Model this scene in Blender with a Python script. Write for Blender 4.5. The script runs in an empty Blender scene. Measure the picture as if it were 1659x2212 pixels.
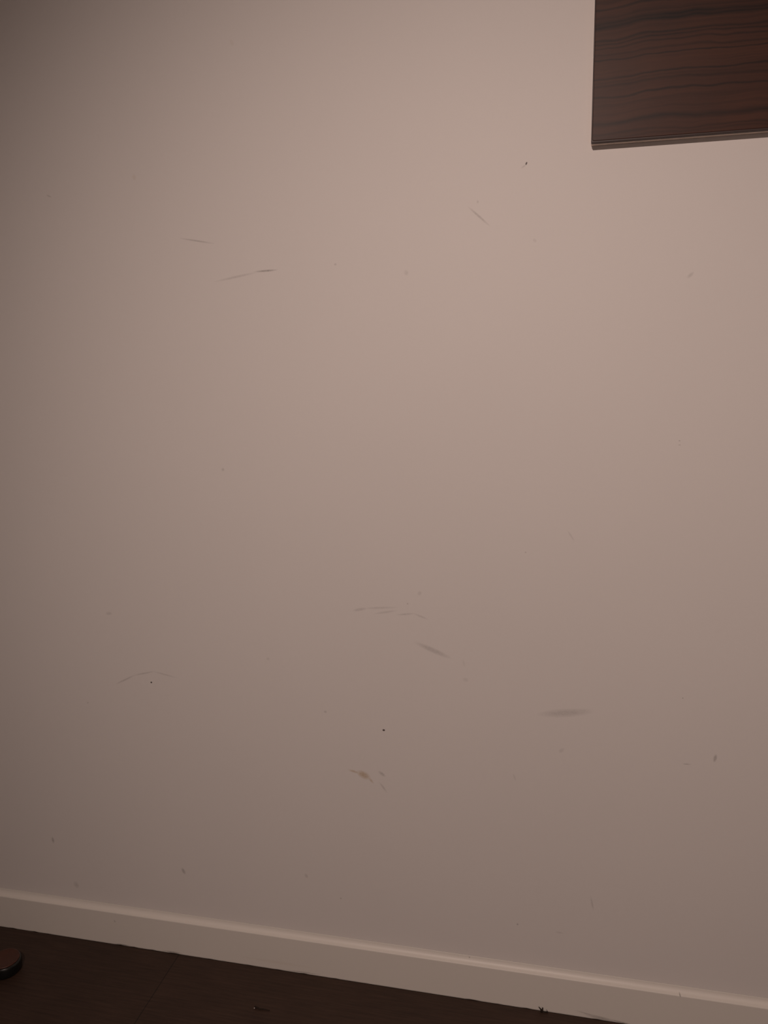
import bpy, bmesh, math, random
from mathutils import Vector, Matrix

C = bpy.context.scene.collection
sc = bpy.context.scene

# ---------------------------------------------------------------- camera
CAM_H = 1.4057          # eye height, 1.55 m in front of the baseboard
YAW, PITCH, ROLL = 0.2159, 0.1818, -0.0135
cam_d = bpy.data.cameras.new('camera')
cam = bpy.data.objects.new('camera', cam_d)
C.objects.link(cam)
fwd = Vector((-math.sin(YAW)*math.cos(PITCH), math.cos(YAW)*math.cos(PITCH), -math.sin(PITCH)))
rgt = Vector((math.cos(YAW), math.sin(YAW), 0))
upv = rgt.cross(fwd)
r2 = math.cos(ROLL)*rgt + math.sin(ROLL)*upv
u2 = -math.sin(ROLL)*rgt + math.cos(ROLL)*upv
m = Matrix((r2, u2, -fwd)).transposed().to_4x4()
m.translation = Vector((0, -1.55, CAM_H))
cam.matrix_world = m
cam_d.sensor_fit = 'VERTICAL'
cam_d.sensor_height = 36
cam_d.lens = 1701/2212*36
cam_d.clip_start = 0.02
sc.camera = cam

# ---------------------------------------------------------------- view, world, lamps
sc.view_settings.view_transform = 'Standard'
sc.view_settings.look = 'None'
sc.view_settings.gamma = 1
sc.view_settings.use_curve_mapping = False
sc.view_settings.exposure = 0.0

w = bpy.data.worlds.new('world')
sc.world = w
w.use_nodes = True
w.node_tree.nodes['Background'].inputs[0].default_value = (0.9, 0.75, 0.68, 1)
w.node_tree.nodes['Background'].inputs[1].default_value = 0.02

WALL_Y = 0.012
LAMP = Vector((-0.26, -2.25, 2.36))      # warm spot hung below the ceiling, behind the viewer
ld = bpy.data.lights.new('ceiling_spot', 'SPOT')
ld.energy = 110
ld.color = (1.0, 0.785, 0.69)
ld.shadow_soft_size = 0.018
ld.spot_size = math.radians(86)
ld.spot_blend = 1.0
lamp = bpy.data.objects.new('ceiling_spot', ld)
C.objects.link(lamp)
lamp.location = LAMP
lamp.rotation_euler = (Vector((-0.04, WALL_Y, 0.84)) - LAMP).to_track_quat('-Z', 'Y').to_euler()

fd = bpy.data.lights.new('fill_light', 'POINT')      # unseen fill added to lift the ambient and the panel's underside
fd.energy = 8
fd.color = (1.0, 0.76, 0.67)
fd.shadow_soft_size = 0.30
fill = bpy.data.objects.new('fill_light', fd)
C.objects.link(fill)
fill.location = (0.7, -2.5, 1.2)

# ---------------------------------------------------------------- material helpers
class NT:
    def __init__(s, name):
        s.m = bpy.data.materials.new(name); s.m.use_nodes = True
        s.t = s.m.node_tree; s.b = s.t.nodes['Principled BSDF']
    def n(s, kind, **kw):
        nd = s.t.nodes.new(kind)
        for k, v in kw.items(): setattr(nd, k, v)
        return nd
    def l(s, a, b): s.t.links.new(a, b)
    def math(s, op, a, b=None, c=None, clamp=False):
        nd = s.n('ShaderNodeMath', operation=op, use_clamp=clamp)
        for i, v in enumerate((a, b, c)):
            if v is None: continue
            if isinstance(v, (int, float)): nd.inputs[i].default_value = v
            else: s.l(v, nd.inputs[i])
        return nd.outputs[0]
    def mix(s, f, a, b):
        nd = s.n('ShaderNodeMix', data_type='RGBA')
        for i, v in ((0, f), (6, a), (7, b)):
            if isinstance(v, (int, float)): nd.inputs[i].default_value = v
            elif isinstance(v, tuple): nd.inputs[i].default_value = (*v, 1)
            else: s.l(v, nd.inputs[i])
        return nd.outputs[2]
    def coord(s): return s.n('ShaderNodeTexCoord').outputs['Object']
    def mapping(s, vec, loc=(0,0,0), rot=(0,0,0), scale=(1,1,1), kind='POINT'):
        nd = s.n('ShaderNodeMapping', vector_type=kind)
        nd.inputs[1].default_value = loc; nd.inputs[2].default_value = rot; nd.inputs[3].default_value = scale
        s.l(vec, nd.inputs[0]); return nd.outputs[0]
    def noise(s, vec, scale, detail=3, rough=.55):
        nd = s.n('ShaderNodeTexNoise'); s.l(vec, nd.inputs['Vector'])
        nd.inputs['Scale'].default_value = scale; nd.inputs['Detail'].default_value = detail
        nd.inputs['Roughness'].default_value = rough
        return nd.outputs['Fac']
    def bump(s, h, strength, dist=.001):
        nd = s.n('ShaderNodeBump'); nd.inputs['Strength'].default_value = strength
        nd.inputs['Distance'].default_value = dist; s.l(h, nd.inputs['Height'])
        s.l(nd.outputs[0], s.b.inputs['Normal'])

# (x, z, half length, half width, angle, strength, 0 grey scuff / 1 yellowish stain) in metres on the wall
MARKS = [
    (-0.0657, 1.7708, 0.0033, 0.0017, -1.906, 0.75, 0),
    (-0.0707, 1.7659, 0.0061, 0.002, -2.591, 0.14, 0),
    (-0.1520, 1.6828, 0.0306, 0.0026, -0.729, 0.2, 0),
    (-0.1544, 1.7087, 0.0033, 0.0025, -1.55, 0.14, 0),
    (-0.7253, 1.6642, 0.0426, 0.0022, -0.18, 0.2, 0),
    (-0.5801, 1.6000, 0.0276, 0.0025, 0.038, 0.34, 0),
    (-0.6440, 1.5905, 0.0537, 0.003, 0.161, 0.13, 0),
    (0.2306, 1.5623, 0.0082, 0.0038, 0.764, 0.15, 0),
    (0.2273, 1.2625, 0.0023, 0.0012, 0.0, 0.3, 0),
    (0.2279, 1.2547, 0.0033, 0.0012, 0.0, 0.2, 0),
    (-0.6942, 1.1947, 0.0045, 0.004, -1.471, 0.16, 0),
    (-0.3981, 0.8993, 0.0178, 0.0041, 0.225, 0.14, 0),
    (-0.3536, 0.9053, 0.0424, 0.003, 0.081, 0.11, 0),
    (-0.3426, 0.8962, 0.0292, 0.003, 0.196, 0.12, 0),
    (-0.2978, 0.8945, 0.0227, 0.0025, 0.132, 0.14, 0),
    (-0.2667, 0.8912, 0.0195, 0.0029, -0.349, 0.11, 0),
    (-0.2416, 0.8185, 0.0452, 0.0067, -0.38, 0.17, 0),
    (0.0332, 0.7008, 0.0602, 0.0102, 0.143, 0.15, 0),
    (0.0108, 0.6979, 0.0096, 0.0056, 0.082, 0.14, 0),
    (0.0611, 0.7047, 0.0282, 0.0092, 0.19, 0.1, 0),
    (-0.3497, 0.6285, 0.0034, 0.0026, 0.098, 0.95, 0),
    (-0.8979, 0.6973, 0.0025, 0.0023, 0.086, 0.9, 0),
    (-0.4185, 0.5239, 0.0153, 0.0036, -0.2, 0.3, 1),
    (-0.3969, 0.5178, 0.0181, 0.0101, -0.42, 0.4, 1),
    (-0.3808, 0.5072, 0.0113, 0.0036, -0.857, 0.25, 1),
    (-0.3553, 0.5248, 0.0108, 0.0045, -0.635, 0.2, 0),
    (-0.3526, 0.4925, 0.0165, 0.0031, -0.944, 0.14, 0),
    (-0.9638, 0.6992, 0.0338, 0.0027, 0.475, 0.17, 0),
    (-0.9152, 0.7180, 0.0329, 0.0026, 0.251, 0.15, 0),
    (-0.8626, 0.7191, 0.035, 0.0025, -0.19, 0.12, 0),
    (-0.4810, 0.6601, 0.0037, 0.0044, -1.607, 0.14, 0),
    (-1.0667, 0.6335, 0.0019, 0.0019, 0.083, 0.35, 0),
    (0.0284, 0.6172, 0.0079, 0.005, 0.785, 0.1, 0),
    (0.3274, 0.6291, 0.0099, 0.004, -1.725, 0.28, 0),
    (0.2747, 0.6113, 0.0091, 0.0019, 0.034, 0.2, 0),
    (-0.0670, 0.5467, 0.0092, 0.0025, -1.232, 0.1, 0),
    (0.1014, 0.2718, 0.0187, 0.0027, -1.354, 0.14, 0),
    (-0.0547, 0.1979, 0.0028, 0.0029, -0.124, 0.25, 0),
    (0.0353, 0.1912, 0.0101, 0.0029, -0.048, 0.1, 0),
    (-0.4566, 0.2036, 0.0024, 0.0026, -0.209, 0.25, 0),
    (-1.1975, 0.2592, 0.0098, 0.0043, -1.435, 0.24, 0),
    (-0.8481, 0.2207, 0.0101, 0.0051, -1.11, 0.25, 0),
    (-0.5381, 0.2500, 0.0074, 0.0045, -1.223, 0.14, 0),
    (-1.1434, 0.1428, 0.0085, 0.0109, 0.329, 0.13, 0),
    (-0.8562, 1.7945, 0.0057, 0.0071, 0.339, 0.09, 1),
    (-0.6314, 2.0264, 0.0047, 0.0081, 0.365, 0.07, 1),
    (-0.2920, 1.5857, 0.0053, 0.0063, 0.169, 0.1, 0),
    (-0.4341, 1.6068, 0.0032, 0.0028, -0.043, 0.16, 0),
    (-0.0478, 1.6345, 0.0051, 0.0034, -0.857, 0.1, 0),
    (-1.0555, 1.7693, 0.0078, 0.0021, -0.425, 0.16, 0),
    (-0.9931, 0.8579, 0.0099, 0.0047, 0.055, 0.12, 0),
    (-0.0531, 1.0370, 0.0021, 0.002, 0.037, 0.2, 0),
    (0.0348, 1.0731, 0.0142, 0.0023, -0.998, 0.1, 0),
    (0.2599, 0.7514, 0.0015, 0.0013, 0.117, 0.5, 0),
    (-0.1718, 0.7576, 0.0073, 0.0057, -0.187, 0.08, 0),
    (-0.2690, 0.9413, 0.0062, 0.005, 0.821, 0.1, 0),
    (-0.2947, 0.9174, 0.0022, 0.0024, 0.067, 0.2, 0),
    (-0.6100, 0.7743, 0.0043, 0.0042, -0.26, 0.1, 0),
    (-0.1759, 0.7943, 0.0094, 0.003, -1.315, 0.07, 0),
]
BOARD_MARKS = [
    (0.129, 0.0050, 0.040, 0.0055, -0.10, 0.28, 0), (0.100, 0.0105, 0.030, 0.0022, -0.15, 0.2, 0),
    (0.168, 0.0030, 0.030, 0.0026, -0.1, 0.3, 0),
    (-1.0365, 0.0654, 0.0045, 0.0022, -1.2, 0.25, 0), (-0.1597, 0.0990, 0.0022, 0.0018, 0, 0.4, 0),
    (0.2875, 0.0890, 0.0040, 0.0016, -1.1, 0.35, 0), (-0.62, 0.020, 0.10, 0.005, 0, 0.05, 1),
    (-0.885, 0.0035, 0.03, 0.003, 0, 0.3, 0), (-1.02, 0.002, 0.025, 0.003, 0, 0.4, 0),
    (-0.55, 0.0042, 0.05, 0.0015, 0.02, 0.3, 0),
]

def painted(name, base, marks, ypos, rough):
    t = NT(name); co = t.coord()
    jit = t.noise(co, 260, 3)
    jm = t.math('MULTIPLY_ADD', jit, 1.4, .35)
    tot = {0: None, 1: None}
    for (x, z, a, b, ang, s, k) in marks:
        v = t.mapping(co, (x, ypos, z), (0, -ang, 0), (a, 1, b), 'TEXTURE')
        g = t.n('ShaderNodeTexGradient', gradient_type='SPHERICAL'); t.l(v, g.inputs[0])
        o = t.math('MULTIPLY', g.outputs['Fac'], s*(1.9 if s < .6 else 3.0))
        o = t.math('MINIMUM', o, s*1.25)
        tot[k] = o if tot[k] is None else t.math('MAXIMUM', o, tot[k])
    big = t.noise(co, 3.1, 2)
    fine = t.noise(co, 900, 2)
    val = t.math('MULTIPLY_ADD', big, .030, .985)
    val = t.math('MULTIPLY', val, t.math('MULTIPLY_ADD', fine, .05, .975))
    col = t.mix(1, (0, 0, 0), base)
    hsv = t.n('ShaderNodeHueSaturation'); t.l(col, hsv.inputs['Color']); t.l(val, hsv.inputs['Value'])
    col = hsv.outputs[0]
    if tot[1] is not None: col = t.mix(t.math('MULTIPLY', tot[1], jm, clamp=True), col, (.44, .29, .12))
    if tot[0] is not None: col = t.mix(t.math('MULTIPLY', tot[0], jm, clamp=True), col, (.10, .085, .075))
    t.l(col, t.b.inputs['Base Color'])
    t.b.inputs['Roughness'].default_value = rough
    t.bump(t.noise(co, 420, 2), .12, .0004)
    return t.m

WHITE = (.785, .752, .728)
m_wall = painted('wall_paint', WHITE, MARKS, WALL_Y, .62)
m_board = painted('baseboard_paint', (.80, .765, .71), BOARD_MARKS, 0.0, .45)
m_plain = painted('plain_paint', WHITE, [], 0, .7)

# floor laminate: planks along the wall, one butt joint in view
t = NT('floor_laminate'); co = t.coord()
br = t.n('ShaderNodeTexBrick'); br.offset = .37; br.squash = 1
t.l(t.mapping(co, (.868 + 1.29*2, 0.289*20, 0)), br.inputs['Vector'])
for k, v in (('Scale', 1.0), ('Mortar Size', .0012), ('Mortar Smooth', .3), ('Bias', 0), ('Brick Width', 1.29), ('Row Height', .289)):
    br.inputs[k].default_value = v
br.inputs['Color1'].default_value = (.045, .0255, .0172, 1)
br.inputs['Color2'].default_value = (.054, .0305, .0205, 1)
br.inputs['Mortar'].default_value = (.018, .011, .008, 1)
g1 = t.noise(t.mapping(co, scale=(3, 60, 1)), 3, 5, .6)
g2 = t.noise(t.mapping(co, scale=(8, 260, 1)), 2, 4, .6)
g3 = t.noise(co, 5, 2)
grain = t.math('MULTIPLY_ADD', g1, .9, .45)
grain = t.math('MULTIPLY', grain, t.math('MULTIPLY_ADD', g2, .8, .6))
grain = t.math('MULTIPLY', grain, t.math('MULTIPLY_ADD', g3, .6, .7))
hsv = t.n('ShaderNodeHueSaturation'); t.l(br.outputs['Color'], hsv.inputs['Color']); t.l(grain, hsv.inputs['Value'])
t.l(hsv.outputs[0], t.b.inputs['Base Color'])
t.b.inputs['Roughness'].default_value = .55
t.b.inputs['Specular IOR Level'].default_value = .3
t.bump(g2, .25, .0006)
m_floor = t.m

# zebra-striped walnut laminate of the panel (object space: x from the left edge, z from the bottom edge)
t = NT('walnut_laminate'); co = t.coord()
sp = t.n('ShaderNodeSeparateXYZ'); t.l(co, sp.inputs[0])
fc = t.n('ShaderNodeFloatCurve')
t.l(t.math('DIVIDE', sp.outputs[0], .30, clamp=True), fc.inputs['Value'])
cv = fc.mapping.curves[0]
pts = [(0, .30), (.08, .31), (.17, .40), (.33, .62), (.5, .60), (.62, .55), (.8, .52), (1, .50)]
cv.points[0].location = pts[0]; cv.points[1].location = pts[-1]
for p in pts[1:-1]: cv.points.new(*p)
fc.mapping.update()
wob = t.noise(t.mapping(co, scale=(4.5, 1, 9)), 2.2, 2, .5)
wob2 = t.noise(t.mapping(co, scale=(14, 1, 40)), 2, 2, .5)
zz = t.math('SUBTRACT', sp.outputs[2], t.math('MULTIPLY', t.math('SUBTRACT', fc.outputs[0], .30), .020))
zz = t.math('ADD', zz, t.math('MULTIPLY', t.math('SUBTRACT', wob, .5), .016))
zz = t.math('ADD', zz, t.math('MULTIPLY', t.math('SUBTRACT', wob2, .5), .0035))
# bands: height in photo-crop units above the bottom edge, darkness, half width
PXM = 3.96*1365
BANDS = [(10, .35, 14), (44, .55, 12), (142, .72, 26), (225, .2, 14), (300, .30, 16), (368, .85, 9), (468, .6, 15), (500, .25, 12), (535, .85, 9),
         (700, .85, 7), (742, .55, 10), (800, .6, 8), (838, .75, 8), (868, .75, 12), (925, .3, 14), (985, .95, 22), (1015, .9, 26), (1060, .5, 20),
         (1135, .8, 12), (1200, .4, 18)]
tot = None
for (h, d, hw) in BANDS:
    c = t.math('ABSOLUTE', t.math('SUBTRACT', zz, h/PXM))
    v = t.math('SUBTRACT', 1, t.math('DIVIDE', c, hw*1.5/PXM), clamp=True)
    v = t.math('MULTIPLY', v, d)
    tot = v if tot is None else t.math('MAXIMUM', tot, v)
# the pattern goes on above in looser bands
cmb = t.n('ShaderNodeCombineXYZ'); t.l(sp.outputs[0], cmb.inputs[0]); t.l(zz, cmb.inputs[2])
loose = t.noise(t.mapping(cmb.outputs[0], scale=(.8, 1, 34)), 2.5, 3, .6)
loose = t.math('MULTIPLY', t.math('SUBTRACT', loose, .52), 5, clamp=True)
above = t.math('MULTIPLY', t.math('SUBTRACT', sp.outputs[2], .226), 60, clamp=True)
tot = t.math('MAXIMUM', tot, t.math('MULTIPLY', t.math('MULTIPLY', loose, above), .75))
streak = t.noise(t.mapping(cmb.outputs[0], scale=(1.2, 1, 70)), 4, 4, .65)
var = t.noise(t.mapping(cmb.outputs[0], scale=(4, 1, 12)), 1.7, 2)
tot = t.math('MULTIPLY', tot, t.math('MULTIPLY_ADD', t.noise(t.mapping(co, scale=(9, 1, 50)), 1.5, 2), .9, .5), clamp=True)
tone = t.math('MULTIPLY_ADD', t.math('SUBTRACT', streak, .5), 1.6, var, clamp=True)
base = t.mix(tone, (.047, .0205, .0155), (.080, .032, .0195))
col = t.mix(tot, base, (.011, .008, .008))
t.l(col, t.b.inputs['Base Color'])
t.b.inputs['Roughness'].default_value = .42
t.b.inputs['Specular IOR Level'].default_value = .22
t.bump(streak, .08, .0003)
m_wood = t.m

def plain(name, col, rough, metal=0, nscale=60, amt=.3, spec=.5):
    t = NT(name); co = t.coord()
    v = t.math('MULTIPLY_ADD', t.noise(co, nscale, 3), amt*2, 1-amt)
    hsv = t.n('ShaderNodeHueSaturation'); hsv.inputs['Color'].default_value = (*col, 1); t.l(v, hsv.inputs['Value'])
    t.l(hsv.outputs[0], t.b.inputs['Base Color'])
    t.b.inputs['Roughness'].default_value = rough; t.b.inputs['Metallic'].default_value = metal
    t.b.inputs['Specular IOR Level'].default_value = spec
    return t.m
m_edge = plain('dark_edge_band', (.030, .012, .009), .5)
m_back = plain('raw_fibreboard', (.78, .66, .58), .8)
m_lid = plain('copper_brown_lid', (.062, .018, .008), .5)
m_tin = plain('black_plastic', (.007, .008, .007), .3)
m_fluff = plain('dark_fluff', (.035, .025, .020), .9, spec=.1)
m_pale = plain('pale_glint', (.42, .38, .36), .5)  # pale colour that paints the scrap's glint

# ---------------------------------------------------------------- mesh helpers
def link(name, bm, mat, parent=None, loc=(0, 0, 0), smooth=False):
    me = bpy.data.meshes.new(name)
    bmesh.ops.recalc_face_normals(bm, faces=bm.faces)
    bm.to_mesh(me); bm.free()
    me.materials.append(mat)
    if smooth:
        for p in me.polygons: p.use_smooth = True
    o = bpy.data.objects.new(name, me); C.objects.link(o)
    o.location = loc
    if parent: o.parent = parent
    return o

def box(bm, a, b):
    vs = [bm.verts.new((x, y, z)) for x in (a[0], b[0]) for y in (a[1], b[1]) for z in (a[2], b[2])]
    for f in ((0,1,3,2), (4,6,7,5), (0,4,5,1), (2,3,7,6), (0,2,6,4), (1,5,7,3)):
        bm.faces.new([vs[i] for i in f])

def structure(o):
    o['kind'] = 'structure'; return o

# ---------------------------------------------------------------- the room
X0, X1, Y0, ZC = -3.4, 1.9, -3.6, 2.56
def slab(name, a, b, mat):
    bm = bmesh.new(); box(bm, a, b); return structure(link(name, bm, mat))
slab('floor', (X0, Y0, -.1), (X1, WALL_Y, 0), m_floor)
slab('wall_back', (X0, WALL_Y, -.1), (X1, WALL_Y+.12, ZC), m_wall)
slab('wall_left', (X0-.12, Y0, -.1), (X0, WALL_Y+.12, ZC), m_plain)
slab('wall_right', (X1, Y0, -.1), (X1+.12, WALL_Y+.12, ZC), m_plain)
slab('wall_front', (X0-.12, Y0-.12, -.1), (X1+.12, Y0, ZC), m_plain)
slab('ceiling', (X0-.12, Y0-.12, ZC), (X1+.12, WALL_Y+.12, ZC+.1), m_plain)

# baseboard: flat face, sharp front arris and a coved top running up into the wall
random.seed(4)
prof = [(WALL_Y, 0.0)]
front = [(0.0006, 0.0), (0.0, .002), (0.0, .0868), (0.0004, .0884), (0.0012, .0893)]
R_ = (WALL_Y-.0012)
cove = []
for i in range(1, 13):
    a = i/12*math.pi/2*.97
    cove.append((.0012 + R_*math.sin(a), .0893 + .0145*(1-math.cos(a))))
cove[-1] = (WALL_Y, .1040)
prof = front + cove + [(WALL_Y, 0.0)]
bm = bmesh.new()
NX = 420; rings = []
for i in range(NX+1):
    x = X0 + (X1-X0)*i/NX
    j = random.uniform(-.0005, .0011) if random.random() < .35 else 0
    ring = []
    for k, (y, z) in enumerate(prof):
        ring.append(bm.verts.new((x, y, z + (j if k in (0, 1) else 0))))
    rings.append(ring)
for a, b in zip(rings, rings[1:]):
    for k in range(len(prof)):
        k2 = (k+1) % len(prof)
        f = bm.faces.new((a[k], a[k2], b[k2], b[k]))
        f.smooth = 2 <= k <= 15
bm.faces.new(rings[0]); bm.faces.new(rings[-1][::-1])
structure(link('baseboard_back', bm, m_board))

# ---------------------------------------------------------------- wood panel on the wall
PX, PZ, PW, PH, PT = 0.0482, 1.7920, .62, .90, .0265
def rounded_plate(w_, h_, y0, y1, r, bev):
    """front face towards -y, corners rounded by r, front arris rounded by bev"""
    bm = bmesh.new()
    def outline(inset, y):
        rr = max(r-inset, .0003); pts = []
        for (cx, cz, a0) in ((w_-r, h_-r, 0), (r, h_-r, 90), (r, r, 180), (w_-r, r, 270)):
            for i in range(7):
                a = math.radians(a0 + i*15)
                pts.append(bm.verts.new((cx+rr*math.cos(a), y, cz+rr*math.sin(a))))
        return pts
    loops = [outline(0, y1), outline(0, y0+bev)]
    for i in range(1, 5):
        a = i/4*math.pi/2
        loops.append(outline(bev*(1-math.cos(a)), y0+bev*(1-math.sin(a))))
    for A, B in zip(loops, loops[1:]):
        for i in range(len(A)):
            j = (i+1) % len(A)
            f = bm.faces.new((A[i], A[j], B[j], B[i])); f.smooth = True
    bm.faces.new(loops[-1]); bm.faces.new(loops[0][::-1])
    return bm
panel = bpy.data.objects.new('wood_panel', None); C.objects.link(panel)
panel.location = (PX, WALL_Y, PZ); panel.rotation_euler = (0, -math.radians(.3), 0)
panel['label'] = 'dark brown wood-grain panel with wavy black stripes fixed on the white wall'
panel['category'] = 'wall panel'
link('edge_band', rounded_plate(PW, PH, -PT+.0006, -.0155, .0016, .0005), m_edge, panel)
link('backing_board', rounded_plate(PW-.0016, PH-.0010, -.0156, 0, .0010, .0002), m_back, panel, (.0008, 0, .0005))
face = link('front_face', rounded_plate(PW-.0042, PH-.0052, -PT-.0004, -PT+.003, .0032, .0009), m_wood, panel, (.0016, 0, .0026))

# ---------------------------------------------------------------- small lidded pot on the floor, lower left
pot = bpy.data.objects.new('lidded_pot', None); C.objects.link(pot)
pot.location = (-1.253, -.128, 0); pot.scale = (.92, .92, .92)
pot['label'] = 'small round black pot with a dull copper lid on the dark floor'
pot['category'] = 'pot'
def lathe(prof, seg=64):
    bm = bmesh.new(); rings = []
    for (r, z) in prof:
        if r == 0: rings.append([bm.verts.new((0, 0, z))]); continue
        rings.append([bm.verts.new((r*math.cos(2*math.pi*i/seg), r*math.sin(2*math.pi*i/seg), z)) for i in range(seg)])
    for A, B in zip(rings, rings[1:]):
        for i in range(seg):
            j = (i+1) % seg
            if len(A) == 1: f = bm.faces.new((A[0], B[j], B[i]))
            elif len(B) == 1: f = bm.faces.new((A[i], A[j], B[0]))
            else: f = bm.faces.new((A[i], A[j], B[j], B[i]))
            f.smooth = True
    return bm
link('body', lathe([(0, 0), (.034, 0), (.0375, .0015), (.0395, .006), (.0400, .017), (.0395, .025), (.0380, .0295), (.0360, .0310), (0, .0310)]), m_tin, pot)
link('lid', lathe([(0, .0310), (.0358, .0310), (.0360, .0328), (.0352, .0342), (.0330, .0350), (.0315, .0346), (.0, .0344)]), m_lid, pot)

# ---------------------------------------------------------------- crumbs and fluff
def tube(bm, pts, r0, r1, seg=6):
    rings = []
    for i, p in enumerate(pts):
        p = Vector(p)
        d = (Vector(pts[min(i+1, len(pts)-1)]) - Vector(pts[max(i-1, 0)])).normalized()
        s_ = d.cross(Vector((0.3, 1, .2))).normalized(); q = d.cross(s_)
        r = r0 + (r1-r0)*i/(len(pts)-1)
        rings.append([bm.verts.new(p + r*(math.cos(2*math.pi*k/seg)*s_ + math.sin(2*math.pi*k/seg)*q)) for k in range(seg)])
    for A, B in zip(rings, rings[1:]):
        for k in range(seg):
            bm.faces.new((A[k], A[(k+1) % seg], B[(k+1) % seg], B[k]))
    bm.faces.new(rings[0]); bm.faces.new(rings[-1][::-1])
bm = bmesh.new()
tube(bm, [(.0005, -.001, .0008), (-.001, -.001, .006), (-.0060, -.001, .0120)], .0026, .0008)
tube(bm, [(.0010, -.001, .0008), (.0020, -.001, .006), (.0026, -.001, .0115)], .0024, .0011)
tube(bm, [(.008, -.001, .0008), (.013, -.001, .0040), (.0105, -.001, .0085)], .0014, .0003)
tube(bm, [(-.002, -.0015, .0015), (.005, -.002, .002), (.014, -.0015, .0012)], .0014, .0009)
o = link('dust_tuft', bm, m_fluff, None, (.0015, -.0022, 0), True)
o['label'] = 'tiny dark forked tuft of fluff standing against the white baseboard'
o['category'] = 'dust'

bm = bmesh.new()
tube(bm, [(-.010, 0, .0022), (-.004, -.001, .0030), (.004, -.0025, .0022), (.012, -.001, .0018), (.026, -.001, .0010)], .0022, .0008)
o = link('crumb', bm, m_fluff, None, (-.6155, -.118, 0), True)
o['label'] = 'small dark curled scrap with a pale bead as its glint lying on the dark floor'
o['category'] = 'debris'
bm = bmesh.new(); bmesh.ops.create_icosphere(bm, subdivisions=2, radius=.0016)
link('glint_bead', bm, m_pale, o, (-.0095, -.003, .0022), True)  # bead added as the white glint on the dark scrap
